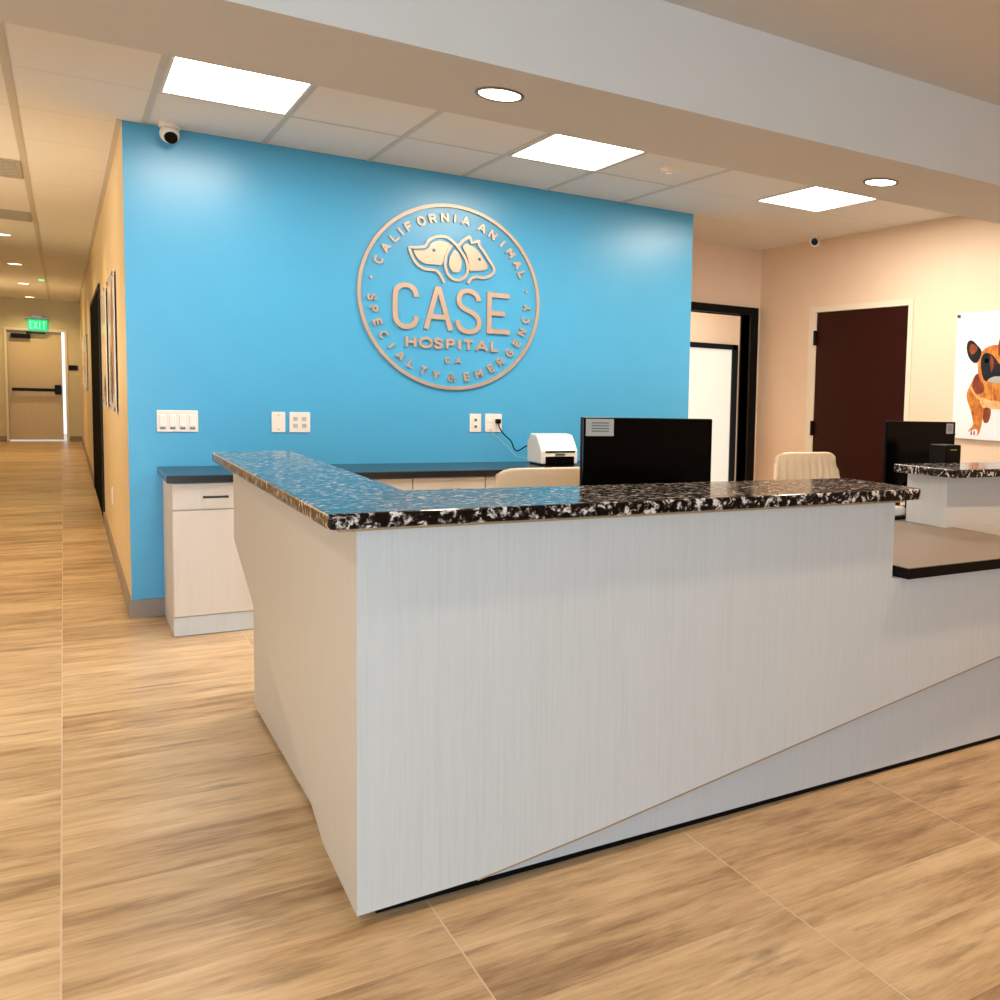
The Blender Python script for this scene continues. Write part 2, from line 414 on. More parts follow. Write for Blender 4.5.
# exit sign
def seg_letters(word, h, w, gap, strokes):
    out = []; x = 0
    for ch in word:
        for s in GLYPH[ch]:
            out.append((ch, [(x+p[0]*w, p[1]*h) for p in s]))
        x += w+gap
    return out
arc = lambda cx, cy, rx, ry, a0, a1, n=12: [(cx+rx*math.cos(math.radians(a0+(a1-a0)*i/n)), cy+ry*math.sin(math.radians(a0+(a1-a0)*i/n))) for i in range(n+1)]
GLYPH = {
 'A': [[(0, 0), (.5, 1)], [(.5, 1), (1, 0)], [(.18, .3), (.82, .3)]],
 'C': [arc(.5, .5, .5, .5, 48, 312)],
 'L': [[(.05, 1), (.05, 0)], [(.05, .02), (.9, .02)]],
 'I': [[(.5, 1), (.5, 0)]],
 'F': [[(.1, 1), (.1, 0)], [(.1, .98), (.9, .98)], [(.1, .52), (.8, .52)]],
 'O': [arc(.5, .5, .5, .5, 0, 360, 20)],
 'R': [[(.1, 1), (.1, 0)], [(.1, .98), (.55, .98)]+arc(.6, .75, .3, .23, 90, -90, 6)+[(.1, .5)], [(.5, .5), (.92, 0)]],
 'N': [[(.05, 0), (.05, 1)], [(.05, 1), (.95, 0)], [(.95, 0), (.95, 1)]],
 'M': [[(0, 0), (0, 1)], [(0, 1), (.5, .35)], [(.5, .35), (1, 1)], [(1, 1), (1, 0)]],
 'S': [[(.92, .82), (.75, .96), (.45, 1), (.16, .9), (.1, .72), (.28, .56), (.68, .46), (.9, .3), (.84, .1), (.55, 0), (.25, .03), (.06, .18)]],
 'P': [[(.1, 1), (.1, 0)], [(.1, .98), (.55, .98)]+arc(.6, .72, .3, .26, 90, -90, 6)+[(.1, .46)]],
 'E': [[(.1, 1), (.1, 0)], [(.1, .98), (.9, .98)], [(.1, .5), (.8, .5)], [(.1, .02), (.9, .02)]],
 'T': [[(.5, 1), (.5, 0)], [(.05, .98), (.95, .98)]],
 'Y': [[(.05, 1), (.5, .48)], [(.95, 1), (.5, .48)], [(.5, .48), (.5, 0)]],
 'G': [arc(.5, .5, .5, .5, 48, 330)+[(.95, .45)], [(.55, .46), (.97, .46)]],
 'H': [[(.08, 1), (.08, 0)], [(.92, 1), (.92, 0)], [(.08, .5), (.92, .5)]],
 'X': [[(0, 0), (1, 1)], [(0, 1), (1, 0)]],
 '&': [[(1.0, 0), (.3, .7), (.3, .9), (.48, 1), (.66, .9), (.62, .72), (.18, .42), (.08, .2), (.3, 0), (.62, .04), (1.0, .5)]],
}
ex = thing('exit_sign', 'glowing green EXIT sign above the pale door at the end of the hall', 'sign', (-.375, YE, 2.15))
obj('sign_box', boxes((-.53, -.23, YE-.08, YE-.0, 2.17, 2.38), bev=.006), 'exit', ex)
obj('mount', boxes((-.56, -.20, YE-.10, YE, 2.405, 2.425), (-.46, -.30, YE-.12, YE, 2.425, 2.46), (-.40, -.36, YE-.06, YE-.03, 2.38, 2.41)), 'steel', ex)
bm = bmesh.new(); x = -.50
for ch in 'EXIT':
    for s in GLYPH[ch]: add_ribbon(bm, [(x+p[0]*.045, 2.21+p[1]*.13) for p in s], .016, YE-.086, YE-.079)
    x += .065
obj('lettering', bm, 'exitface', ex)

# ------------------------------------------------------------------ hall wall: black double door, prints, plates
d = struct('door_2', boxes((XL-.01, XL+.05, 10.981, 14.219, .01, 2.159)), 'blackdoor')
struct('door_frame', boxes((XL-.014, XL+.06, 10.9, 10.98, 0, 2.2), (XL-.014, XL+.06, 14.22, 14.3, 0, 2.2), (XL-.014, XL+.06, 10.98, 14.22, 2.16, 2.2)), 'black', d)
def acrylic(name, label, y0, y1, z0, z1, extra):
    t = thing(name, label, 'picture', (XL, (y0+y1)/2, z0), 'acrylic prints along the hall wall')
    obj('print', boxes((XL-.016, XL-.010, y0, y1, z0, z1)), 'paper', t)
    for y in (y0+.03, y1-.03):
        for z in (z0+.03, z1-.03):
            obj('standoff', cyl((XL-.012, y, z), .014, .022, 0, 12), 'steel', t)
    for pts, m in extra:
        obj('printed_animal', prism(pts, 0, XL-.0172, XL-.016), m, t)
def blob(cy, cz, ry, rz, n=18, seed=0):
    r = random.Random(seed); k = [1+.12*r.uniform(-1, 1) for _ in range(n)]
    return smooth_pts([(cy+ry*k[i]*math.cos(2*PI*i/n), cz+rz*k[i]*math.sin(2*PI*i/n)) for i in range(n)], 3, True)
acrylic('wall_print', 'glossy animal print on the hall wall, nearest to the blue wall', 7.67, 8.62, 1.12, 2.06,
        [(blob(7.95, 1.62, .16, .36, seed=2), 'dogred'), (blob(8.2, 1.38, .2, .2, seed=3), 'dogdark')])
acrylic('wall_print', 'glossy animal print on the hall wall, between the nearest print and the black door', 9.2, 10.2, 1.12, 2.06,
        [(blob(9.6, 1.5, .22, .3, seed=4), 'doglight'), (blob(9.5, 1.26, .16, .1, seed=5), 'dogred')])
acrylic('wall_print', 'glossy print on the hall wall past the black door, near the exit', 17.2, 20.6, 1.12, 1.95,
        [(blob(18.8, 1.5, .8, .25, seed=6), 'doglight')])
t = thing('outlet_plate', 'white outlet plate low on the tan hall wall', 'outlet', (XL, 8.93, .39))
obj('plate', boxes((XL-.008, XL, 8.89, 8.97, .39, .52), bev=.002), 'plate', t)
for z in (.405, .465): obj('socket', boxes((XL-.010, XL-.006, 8.913, 8.947, z, z+.04)), 'white', t)

# ------------------------------------------------------------------ right hand door, black framed opening
d = struct('door_3', boxes((XR2-.006, XR2+.04, RY0+.003, RY1-.003, .01, RZ-.003)), 'brown')
struct('door_frame', boxes((XR2-.016, XR2+.1, RY0-.05, RY0, 0, RZ+.05), (XR2-.016, XR2+.1, RY1, RY1+.1, 0, RZ+.05), (XR2-.016, XR2+.1, RY0, RY1, RZ, RZ+.05),
                           (XR2+.085, XR2+.1, RY0, RY1, 0, RZ)), 'frame', d)
for z in (.25, 1.06, 1.86):
    obj('hinge', cyl((XR2-.016, RY1+.006, z+.05), .016, .13, 2, 12), 'black', d)
obj('door_knob', cyl((XR2-.03, RY0+.08, .98), .028, .05, 0, 20), 'darksteel', d)
d = struct('trim_3', boxes((OX0-.16+.0, OX0, YR-.025, YR+.16, 0, OZ), (OX1-.0, OX1+.085, YR-.025, YR+.16, 0, OZ+.075), (OX0-.16, OX1, YR-.025, YR+.16, OZ, OZ+.075)), 'black')
WX0, WX1, WZ = 5.0, 6.33, 1.965
w = struct('window_3', boxes((WX0, WX0+.07, 9.44, 9.5, .03, WZ), (WX1-.07, WX1, 9.44, 9.5, .03, WZ), (WX0, WX1, 9.44, 9.5, WZ-.06, WZ)), 'black')
struct('window_pane', boxes((WX0+.07, WX1-.07, 9.47, 9.5, .03, WZ-.06)), 'glow', w)

# ------------------------------------------------------------------ ceiling lights
def troffer(x, label, y0=4.6, y1=5.715, z=ZC, w=.532, group='white troffers above the reception desk'):
    t = thing('ceiling_light', label, 'ceiling light', (x, (y0+y1)/2, z-.01), group)
    x0, x1 = x-w/2, x+w/2
    obj('diffuser', boxes((x0, x1, y0, y1, z-.006, z+.002)), 'panel', t)
    obj('frame', boxes((x0-.012, x0, y0-.012, y1+.012, z-.010, z+.004), (x1, x1+.012, y0-.012, y1+.012, z-.010, z+.004),
                       (x0, x1, y0-.012, y0, z-.010, z+.004), (x0, x1, y1, y1+.012, z-.010, z+.004)), 'white', t)
    return t
troffer(.683, 'bright rectangular ceiling light above the left end of the blue wall')
troffer(2.433, 'bright rectangular ceiling light between the two round soffit downlights')
troffer(4.232, 'bright rectangular ceiling light nearest the right wall and dark door')

def area(name, loc, sx, sy, power, col, rot=(0, 0, 0)):
    l = D.lights.new(name, 'AREA'); l.shape = 'RECTANGLE'; l.size = sx; l.size_y = sy; l.energy = power; l.color = col
    o = D.objects.new(name, l); COL.objects.link(o); o.location = loc; o.rotation_euler = rot; return o
def spot(name, loc, power, col, ang=120, blend=.6, r=.06):
    l = D.lights.new(name, 'SPOT'); l.energy = power; l.color = col; l.spot_size = math.radians(ang); l.spot_blend = blend; l.shadow_soft_size = r
    o = D.objects.new(name, l); COL.objects.link(o); o.location = loc; return o

def downlight(x, y, z, label, r=.082, bulb='bulb', ring='trimring', group='round recessed downlights in the soffit'):
    t = thing('recessed_downlight', label, 'downlight', (x, y, z), group)
    bm = bmesh.new(); n = 40
    prof = [(r-.012, -.002), (r-.006, -.007), (r, -.005), (r+.002, .001)]
    rings = [[bm.verts.new((x+p*math.cos(2*PI*k/n), y+p*math.sin(2*PI*k/n), z+q)) for k in range(n)] for p, q in prof]
    for a, b in zip(rings, rings[1:]):
        for k in range(n): bm.faces.new((a[k], a[(k+1) % n], b[(k+1) % n], b[k]))
    obj('trim_ring', bm, ring, t, smooth=True)
    obj('lens', cyl((x, y, z-.0015), r-.011, .003, 2, 40), bulb, t)
    return t
downlight(1.243, 3.40, ZS, 'round lit downlight in the soffit above the granite counter')
downlight(3.095, 3.455, ZS, 'round lit downlight in the soffit toward the right wall')
downlight(-.61, 3.40, ZS, 'round lit downlight in the soffit over the hall entrance')
for i, (yy, lb) in enumerate(((12.9, 'nearest'), (16.3, 'second nearest'), (19.8, 'third nearest'), (23.3, 'farthest'))):
    downlight(-.475, yy, ZC, lb+' round downlight in the hall ceiling', .085, 'hallbulb', 'white', 'hall ceiling downlights')
    spot('hall_lamp', (-.475, yy, ZC-.03), 58, (1, .74, .36), 150, .8)
downlight(-.475, 9.6, ZC, 'round downlight in the hall ceiling between the two vents', .085, 'hallbulb', 'white', 'hall ceiling downlights')
spot('hall_lamp', (-.475, 9.6, ZC-.03), 50, (1, .74, .36), 150, .8)
for y0, y1, lb in ((8.3, 9.03, 'nearer'), (10.9, 11.52, 'farther')):
    t = thing('ceiling_vent', 'grey air vent in the hall ceiling, the '+lb+' of two', 'vent', (-.5, (y0+y1)/2, ZC-.01), 'hall ceiling vents')
    obj('vent_frame', boxes((-.80, -.775, y0, y1, ZC-.01, ZC+.002), (-.225, -.2, y0, y1, ZC-.01, ZC+.002), (-.775, -.225, y0, y0+.03, ZC-.01, ZC+.002), (-.775, -.225, y1-.03, y1, ZC-.01, ZC+.002)), 'vent', t)
    bs = []; n = 9
    for k in range(n):
        yy = y0+.04+(y1-y0-.08)*k/(n-1); bs.append((-.775, -.225, yy-.012, yy+.012, ZC-.008, ZC-.001))
    obj('louvre', boxes(*bs), 'vent', t)
tag(obj('ceiling_indicator_light', cyl((-.235, 18.7, ZC-.009), .035, .02, 2, 16), 'led'), 'tiny green indicator light on the hall ceiling', 'indicator')  # glowing disc drawn in place of a green reflection, no lamp there
t = thing('ceiling_motion_sensor', 'small white sensor disc on the tiled ceiling beside the soffit', 'sensor', (3.04, 5.36, ZC))
bm = bmesh.new(); add_cyl(bm, (3.04, 5.36, ZC-.0115), .05, .024, 2, 24, .062); obj('sensor_housing', bm, 'white', t, smooth=False)
obj('lens', cyl((3.04, 5.36, ZC-.028), .022, .012, 2, 20), 'white', t)

# ------------------------------------------------------------------ security cameras
def sec_cam(loc, label, s=1.0, aim=(-.45, -.8, -.35)):
    t = thing('security_camera', label, 'security camera', loc, 'dome security cameras')
    x, y, z = loc
    obj('mount', cyl((x, y, z-.012*s), .05*s, .024*s, 2, 28, .046*s), 'white', t)
    bm = bmesh.new(); c = Vector((x, y, z-.055*s))
    bmesh.ops.create_uvsphere(bm, u_segments=24, v_segments=16, radius=.046*s, matrix=Matrix.Translation(c))
    obj('housing', bm, 'white', t, smooth=True)
    a = Vector(aim).normalized(); q = a.to_track_quat('Z', 'Y').to_matrix().to_4x4()
    bm = bmesh.new()
    bmesh.ops.create_cone(bm, cap_ends=True, segments=24, radius1=.034*s, radius2=.028*s, depth=.026*s, matrix=Matrix.Translation(c+a*.036*s) @ q)
    obj('lens', bm, 'gloss', t)
sec_cam((.497, 6.44, ZC), 'white dome camera with black lens at the top left corner of the blue wall', 1.05, (.12, -.8, -.6))
sec_cam((5.18, 6.60, ZC), 'white dome camera with black lens over the dark brown door', .95, (-.6, -.8, -.2))

# ------------------------------------------------------------------ logo sign on the blue wall
LX, LZ = 2.08, 1.96
sg = thing('wall_sign', 'round champagne metal animal hospital logo mounted on the blue wall', 'sign', (LX, YW, LZ-.61))
T = .018; Y1_, Y0_ = YW, YW-T
def L(pts): return [(LX+p[0], LZ+p[1]) for p in pts]
def stroke(name, polys, w, closed=False, sm=0):
    bm = bmesh.new()
    for i, p in enumerate(polys):
        q = smooth_pts(p, sm, closed) if sm else p
        add_ribbon(bm, L(q), w, Y0_-.0005*i, Y1_-.0001*i, closed)
    return obj(name, bm, 'gold', sg)
ring = [(.589*math.cos(2*PI*k/120)+.007, .6*math.sin(2*PI*k/120)+.003) for k in range(120)]
stroke('ring', [ring], .021, True)
dogline = [(-.055,.100),(-.076,.139),(-.101,.167),(-.13,.174),(-.172,.172),(-.214,.189),(-.245,.221),(-.263,.257),(-.277,.300),(-.242,.305),(-.201,.312),(-.176,.324),(-.159,.354),(-.131,.379),(-.088,.395),(-.045,.397),(-.012,.381),(.02,.355),(.049,.322),(.079,.279),(.097,.237),(.1,.197),(.087,.157),(.058,.130),(.028,.122),(-.008,.133),(-.033,.161),(-.048,.203),(-.048,.246),(-.039,.289),(-.023,.321),(-.006,.344)]
stroke('dog_outline', [dogline], .0165, False, 3)
catline = [(.038,.350),(.06,.379),(.085,.399),(.112,.418)]
cat2 = [(.112,.418),(.124,.380)]; cat3 = [(.124,.380),(.150,.386),(.174,.397)]; cat4 = [(.174,.397),(.176,.368),(.2,.34),(.237,.287),(.27,.243),(.279,.212),(.265,.184),(.24,.165),(.205,.154),(.161,.157),(.124,.141),(.102,.110)]
bm = bmesh.new()
for i, (p, s_) in enumerate(((catline, 3), (cat2, 0), (cat3, 0), (cat4, 3))):
    add_ribbon(bm, L(smooth_pts(p, s_) if s_ else p), .0165, Y0_-.0005*i, Y1_-.0001*i)
obj('cat_outline', bm, 'gold', sg)
def filled(name, pts, hole=None):
    pts = smooth_pts(pts, 3, True)
    hs = ([(hole[0]+.011*math.cos(2*PI*k/12), hole[1]+.011*math.sin(2*PI*k/12)) for k in range(12)],) if hole else ()
    obj(name, prism(L(pts), 1, Y0_, Y1_, holes=tuple(L(h) for h in hs)), 'gold', sg)
filled('dog_ear', [(.013,.318),(.040,.299),(.057,.262),(.058,.221),(.046,.186),(.026,.172),(-.001,.177),(-.02,.206),(-.022,.249),(-.010,.286)])
filled('dog_face', [(-.250,.285),(-.21,.289),(-.178,.295),(-.158,.313),(-.143,.338),(-.114,.358),(-.076,.368),(-.042,.362),(-.018,.345),(-.038,.315),(-.055,.274),(-.062,.233),(-.078,.210),(-.123,.209),(-.172,.207),(-.207,.221),(-.232,.247)], (-.123, .3))
filled('cat_face', [(.066,.342),(.091,.370),(.110,.360),(.141,.352),(.167,.330),(.197,.292),(.230,.246),(.230,.220),(.198,.203),(.15,.197),(.112,.195),(.107,.245),(.092,.298)], (.177, .275))
W = .031
stroke('letter', [[(-.232,-.005),(-.240,.025),(-.262,.050),(-.298,.060),(-.334,.050),(-.358,.022),(-.364,-.02),(-.364,-.13),(-.356,-.170),(-.332,-.199),(-.298,-.208),(-.262,-.198),(-.240,-.173),(-.230,-.145)]], W, False, 3)
stroke('letter', [[(-.168,-.207),(-.1,.055)], [(-.088,.055),(-.012,-.207)], [(-.105,.052),(-.083,.052)], [(-.142,-.130),(-.038,-.130)]], W)
stroke('letter', [[(.176,.0),(.165,.03),(.140,.050),(.108,.058),(.074,.050),(.05,.028),(.044,-.005),(.054,-.04),(.085,-.064),(.122,-.080),(.156,-.1),(.178,-.13),(.178,-.168),(.160,-.198),(.128,-.213),(.098,-.213),(.064,-.202),(.044,-.18),(.036,-.148)]], W, False, 3)
stroke('letter', [[(.250,.06),(.250,-.212)], [(.250,.046),(.385,.046)], [(.25,-.077),(.352,-.077)], [(.25,-.199),(.388,-.199)]], W)
def small_letter(ch, cx, cz, h, w, sw, ang=0):
    bm = bmesh.new(); ca, sa = math.cos(ang), math.sin(ang)
    for i, s in enumerate(GLYPH[ch]):
        q = [((p[0]-.5)*w, (p[1]-.5)*h) for p in s]
        q = [(cx+a*ca-b*sa, cz+a*sa+b*ca) for a, b in q]
        add_ribbon(bm, L(q), sw, Y0_+.002-.0005*i, Y1_-.0001*i)
    obj('letter', bm, 'gold', sg)
xc = [-.266, -.171, -.090, -.010, .050, .110, .200, .292]
for ch, x, w in zip('HOSPITAL', xc, (.062, .074, .054, .052, .03, .062, .068, .048)):
    small_letter(ch, x, -.303, .058, w, .0175)
small_letter('C', -.026, -.411, .03, .03, .010); small_letter('A', .042, -.411, .03, .032, .010)
for ch, a in zip('CALIFORNIAANIMAL', (157, 147, 137, 131, 124, 114, 105.5, 96.5, 89, 81, 68, 59, 49.5, 40.5, 31, 22.5)):
    r = math.radians(a); w = .012 if ch == 'I' else .038
    small_letter(ch, .512*math.cos(r)+.006, .524*math.sin(r), .048, .042 if ch != 'I' else .02, .0125, r-PI/2)
for ch, a in zip('SPECIALTY&EMERGENCY', (-176, -168, -158.5, -149, -140, -131, -121.5, -112, -102.5, -91, -79.5, -70, -59.5, -50.5, -40.5, -31, -21.5, -11.5, -2.5)):
    r = math.radians(a)
    small_letter(ch, .512*math.cos(r)+.006, .524*math.sin(r), .050 if ch == '&' else .046, .046 if ch == '&' else .038 if ch != 'I' else .02, .0085 if ch == '&' else .012, r+PI/2)
for a in (10, 170):
    r = math.radians(a)
    obj('dot', cyl((LX+.518*math.cos(r), YW-.008, LZ+.518*math.sin(r)), .0095, .016, 1, 16), 'gold', sg)

# ------------------------------------------------------------------ wall plates
def plate(name, label, cat, x0, x1, z0=1.062, z1=1.186):
    t = thing(name, label, cat, ((x0+x1)/2, YW, z0), 'white plates along the blue wall')
    obj('plate', boxes((x0, x1, YW-.007, YW, z0, z1), bev=.0025), 'plate', t); return t
t = plate('light_switch', 'white four-gang switch plate on the blue wall above the cabinet corner', 'light switch', .42, .622)
for k in range(4):
    x = .448+k*.0485
    obj('rocker', boxes((x-.015, x+.015, YW-.012, YW-.006, 1.092, 1.160), bev=.002), 'white', t)
    obj('indicator', boxes((x-.013, x+.013, YW-.0125, YW-.006, 1.080, 1.087)), 'slot', t)
t = plate('outlet_plate', 'narrow white blank wall plate, second plate from the corner switch', 'wall plate', 1.003, 1.077)
for z in (1.08, 1.168): obj('screw', cyl((1.04, YW-.008, z), .0035, .003, 1, 10), 'steel', t)
t = plate('outlet_plate', 'square white two-gang plate beside the narrow blank plate', 'outlet', 1.100, 1.215)
for x in (1.133, 1.182):
    for z in (1.103, 1.145): obj('socket', boxes((x-.012, x+.012, YW-.0095, YW-.006, z-.012, z+.012), bev=.001), 'sticker', t)
t = plate('outlet_plate', 'narrow white outlet plate left of the plugged-in outlet, two dark sockets', 'outlet', 2.205, 2.283, 1.07, 1.194)
for z in (1.107, 1.152):
    s = obj('socket', boxes((2.227, 2.261, YW-.010, YW-.006, z-.018, z+.018), bev=.002), 'white', t)
    obj('slot', boxes((2.236, 2.253, YW-.0115, YW-.009, z-.009, z+.009)), 'slot', s)
t = plate('outlet_plate', 'square white outlet plate with a black plug in it', 'outlet', 2.311, 2.428, 1.07, 1.196)
for x in (2.340, 2.398):
    for z in (1.107, 1.152): obj('socket', boxes((x-.017, x+.017, YW-.010, YW-.006, z-.018, z+.018), bev=.002), 'white', t)
# power lead and white lead to the scanner
t = thing('power_cord', 'black power cord hanging from the outlet to the scanner', 'cord', (2.4, YW-.03, .95))
obj('plug', boxes((2.378, 2.412, YW-.040, YW-.010, 1.130, 1.162), bev=.006), 'black', t)
cord = [(2.395, YW-.04, 1.135), (2.398, YW-.045, 1.10), (2.43, YW-.05, 1.055), (2.475, YW-.06, 1.01), (2.49, YW-.08, .958), (2.51, YW-.10, .945), (2.53, YW-.13, .965), (2.545, YW-.17, .985)]
obj('cable', tube([tuple(p) for p in smooth_pts(cord, 5)], .0045), 'black', t, smooth=True)
cord = [(2.345, YW-.012, 1.09), (2.352, YW-.04, 1.06), (2.40, YW-.05, 1.02), (2.45, YW-.07, .965), (2.49, YW-.1, .915), (2.52, YW-.13, .90), (2.543, YW-.17, .90)]
tag(obj('data_cable', tube([tuple(p) for p in smooth_pts(cord, 5)], .0018), 'sticker', smooth=True), 'thin pale cable hanging beside the black power cord on the blue wall', 'cable')

# ------------------------------------------------------------------ back cabinets and countertop
YC = 5.932; ZCB = .863
tag(obj('countertop', prism([(.418, YC-.02), (3.70, YC-.02), (3.70, YW-.001), (.418, YW-.001)], 2, ZCB-.04, ZCB, .004), 'dcount'),
    'long charcoal countertop running along the blue wall on the cabinets', 'countertop')
def cabinet(x0, x1, label):
    t = thing('base_cabinet', label, 'cabinet', ((x0+x1)/2, (YC+YW)/2, 0), 'pale base cabinets under the charcoal countertop')
    g = .003
    obj('body', boxes((x0+.001, x1-.001, YC+.02, YW-.016, .105, ZCB-.041)), 'cab', t)
    obj('kick', boxes((x0+.001, x1-.001, YC+.004, YW-.016, .004, .105)), 'base' if False else 'plinth', t)
    dr = obj('drawer', boxes((x0+g, x1-g, YC, YC+.019, .680, ZCB-.045), bev=.0015), 'cab', t)
    do = obj('door', boxes((x0+g, x1-g, YC, YC+.019, .108, .674), bev=.0015), 'cab', t)
    c = (x0+x1)/2
    bm = boxes((c-.055, c-.047, YC-.03, YC, .742, .752), (c+.047, c+.055, YC-.03, YC, .742, .752), (c-.06, c+.06, YC-.036, YC-.028, .741, .753), bev=.002)
    obj('handle', bm, 'darksteel', dr)
    bm = boxes((x1-.05, x1-.04, YC-.03, YC, .50, .508), (x1-.05, x1-.04, YC-.03, YC, .612, .62), (x1-.051, x1-.039, YC-.036, YC-.028, .495, .625), bev=.002)
    return t
cx_ = [.44, .834, 1.245, 1.66, 2.10, 2.52, 2.94, 3.32, 3.69]
lbl = ['pale base cabinet at the open left end of the charcoal countertop', 'pale base cabinet, second from the open end under the charcoal countertop',
       'pale base cabinet, third from the open end under the charcoal countertop', 'pale base cabinet whose drawer handle shows below the logo sign',
       'pale base cabinet left of the one under the scanner', 'pale base cabinet under the white scanner', 'pale base cabinet right of the one under the scanner',
       'pale base cabinet at the right end behind the first monitor']
for i, lb in enumerate(lbl): cabinet(cx_[i], cx_[i+1], lb)
# brown rubber kick along the floor stays with the first cabinet's side

# ------------------------------------------------------------------ document scanner
sx0, sx1, sy = 2.552, 2.815, 6.14
t = thing('document_scanner', 'white desktop document scanner on the charcoal countertop', 'scanner', ((sx0+sx1)/2, sy+.12, ZCB))
prof = [(sy, ZCB+.012), (sy-.0, ZCB+.10), (sy+.035, ZCB+.145), (sy+.09, ZCB+.205), (sy+.19, ZCB+.212), (sy+.25, ZCB+.15), (sy+.25, ZCB+.012)]
obj('housing', prism(prof, 0, sx0, sx1, .008), 'white', t)
obj('paper_exit', boxes((sx0+.03, sx1-.03, sy-.012, sy+.01, ZCB+.012, ZCB+.062), bev=.003), 'gloss', t)
obj('feed_slot', boxes((sx0+.03, sx1-.02, sy-.004, sy+.02, ZCB+.088, ZCB+.100), bev=.002), 'gloss', t)
obj('control_strip', boxes((sx0+.10, sx0+.17, sy-.006, sy+.006, ZCB+.070, ZCB+.082), bev=.001), 'steel', t)
obj('base', boxes((sx0+.02, sx1-.02, sy+.01, sy+.24, ZCB, ZCB+.014)), 'black', t)

# ------------------------------------------------------------------ reception desk
ZB, ZT = 1.03, 1.07
XN = 2.37; XE = 3.41; ZD = .784; ZDL = ZD-.042
rd = thing('reception_desk', 'large pale laminate reception desk with slanted lower panel edges', 'desk', (1.9, 3.2, 0))
th = .045
front = [(XD, .035), (.874, .045), (1.24, .095), (XE, .445), (XE, ZDL), (XN, ZDL), (XN, ZB), (XD, ZB)]
obj('front_panel', prism(front, 1, YD, YD+th), 'slab', rd)
side = [(YD+th, .036), (2.90, .062), (3.2, .168), (4.65, .70), (4.65, ZB), (YD+th, ZB)]
sp_ = obj('side_panel', prism(side, 0, XD, XD+th), 'slab', rd)
# tan edge banding along the slanted lower edge of the front
bm = bmesh.new()
add_ribbon(bm, [(.874, .043), (1.24, .092), (XE, .442)], .004, YD-.001, YD+th)
obj('edge_band', bm, 'tan', rd)
obj('plinth', boxes((XD+th, XN-.03, YD+th, YD+.12, .02, ZB), (XN-.03, XE, YD+th, YD+.12, .02, ZDL),
                    (XD+th, XD+.12, YD+.12, 4.4655, .02, ZB), (XE-.1, XE, YD+.12, 3.178, .02, ZDL)), 'plinth', rd)
obj('toe_kick', boxes((XD+th+.012, XE-.02, YD+th+.008, YD+.11, .0, .02), (XD+th+.012, XD+.11, YD+.11, 4.45, 0, .02), (XE-.08, XE-.02, YD+.11, 3.17, 0, .02)), 'edge', rd)
obj('end_panel', boxes((XN-.03, XN, YD+th, YD+.125, ZDL, ZB)), 'slab', rd)
obj('counter_substrate', prism([(XD-.045, YD-.028), (XN+.02, YD-.028), (XN+.02, 2.84), (.76, 2.84), (.76, 4.66), (XD-.045, 4.66)], 2, ZB-.007, ZB+.0), 'tan', rd)
# second raised ledge
obj('ledge_wall', boxes((3.35, 5.2, 3.178, 3.45, ZD+.0005, ZB), (XE+.001, 5.2, 3.178, 3.26, .02, ZD)), 'slab', rd)
obj('cupboard', boxes((.69, 1.2, 2.7, 3.25, .02, ZDL-.001), (2.9, 3.4, 2.7, 3.17, .02, ZDL-.001)), 'cab', rd)
gL = prism([(XD-.073, YD-.048), (2.445, YD-.048), (2.462, YD-.036), (2.470, YD-.01), (2.480, 2.90), (.80, 2.935), (.80, 4.735), (XD-.073, 4.69)], 2, ZB+.0005, ZT, .006)
tag(obj('granite_counter', gL, 'granite'), 'L-shaped speckled black and white granite counter on top of the tall desk front', 'countertop')
g2 = prism([(3.30, 3.09), (5.3, 3.06), (5.3, 3.45), (3.27, 3.47)], 2, ZB+.0005, ZT, .006)
tag(obj('granite_ledge', g2, 'granite'), 'speckled granite ledge on the raised post at the right, below the dog picture', 'countertop')
dt = [(2.41, YD-.042), (XE, YD-.042), (XE, 3.1775), (3.349, 3.1775), (3.349, 3.46), (5.2, 3.46), (5.2, 3.98), (2.9, 3.98), (2.55, 3.32), (1.35, 3.32), (1.3, 4.4), (.71, 4.4), (.71, YD+.126), (2.41, YD+.126)]
dtop = thing('desktop', 'low brown-grey desktop with a black edge, right of the granite counter', 'desktop', (2.9, 2.9, ZD))
obj('surface', prism(dt, 2, ZD-.003, ZD), 'desk', dtop)
obj('edge_band', prism([(x, y) for x, y in dt], 2, ZDL+.001, ZD-.003), 'edge', dtop)

# small cream device
t = thing('desk_phone', 'small cream device with a black base on the low desktop beside the granite tip', 'device', (3.33, 3.56, ZD))
obj('base', boxes((3.24, 3.42, 3.50, 3.61, ZD, ZD+.016), bev=.004), 'black', t)
obj('body', boxes((3.25, 3.41, 3.51, 3.60, ZD+.016, ZD+.062), bev=.012), 'white', t)

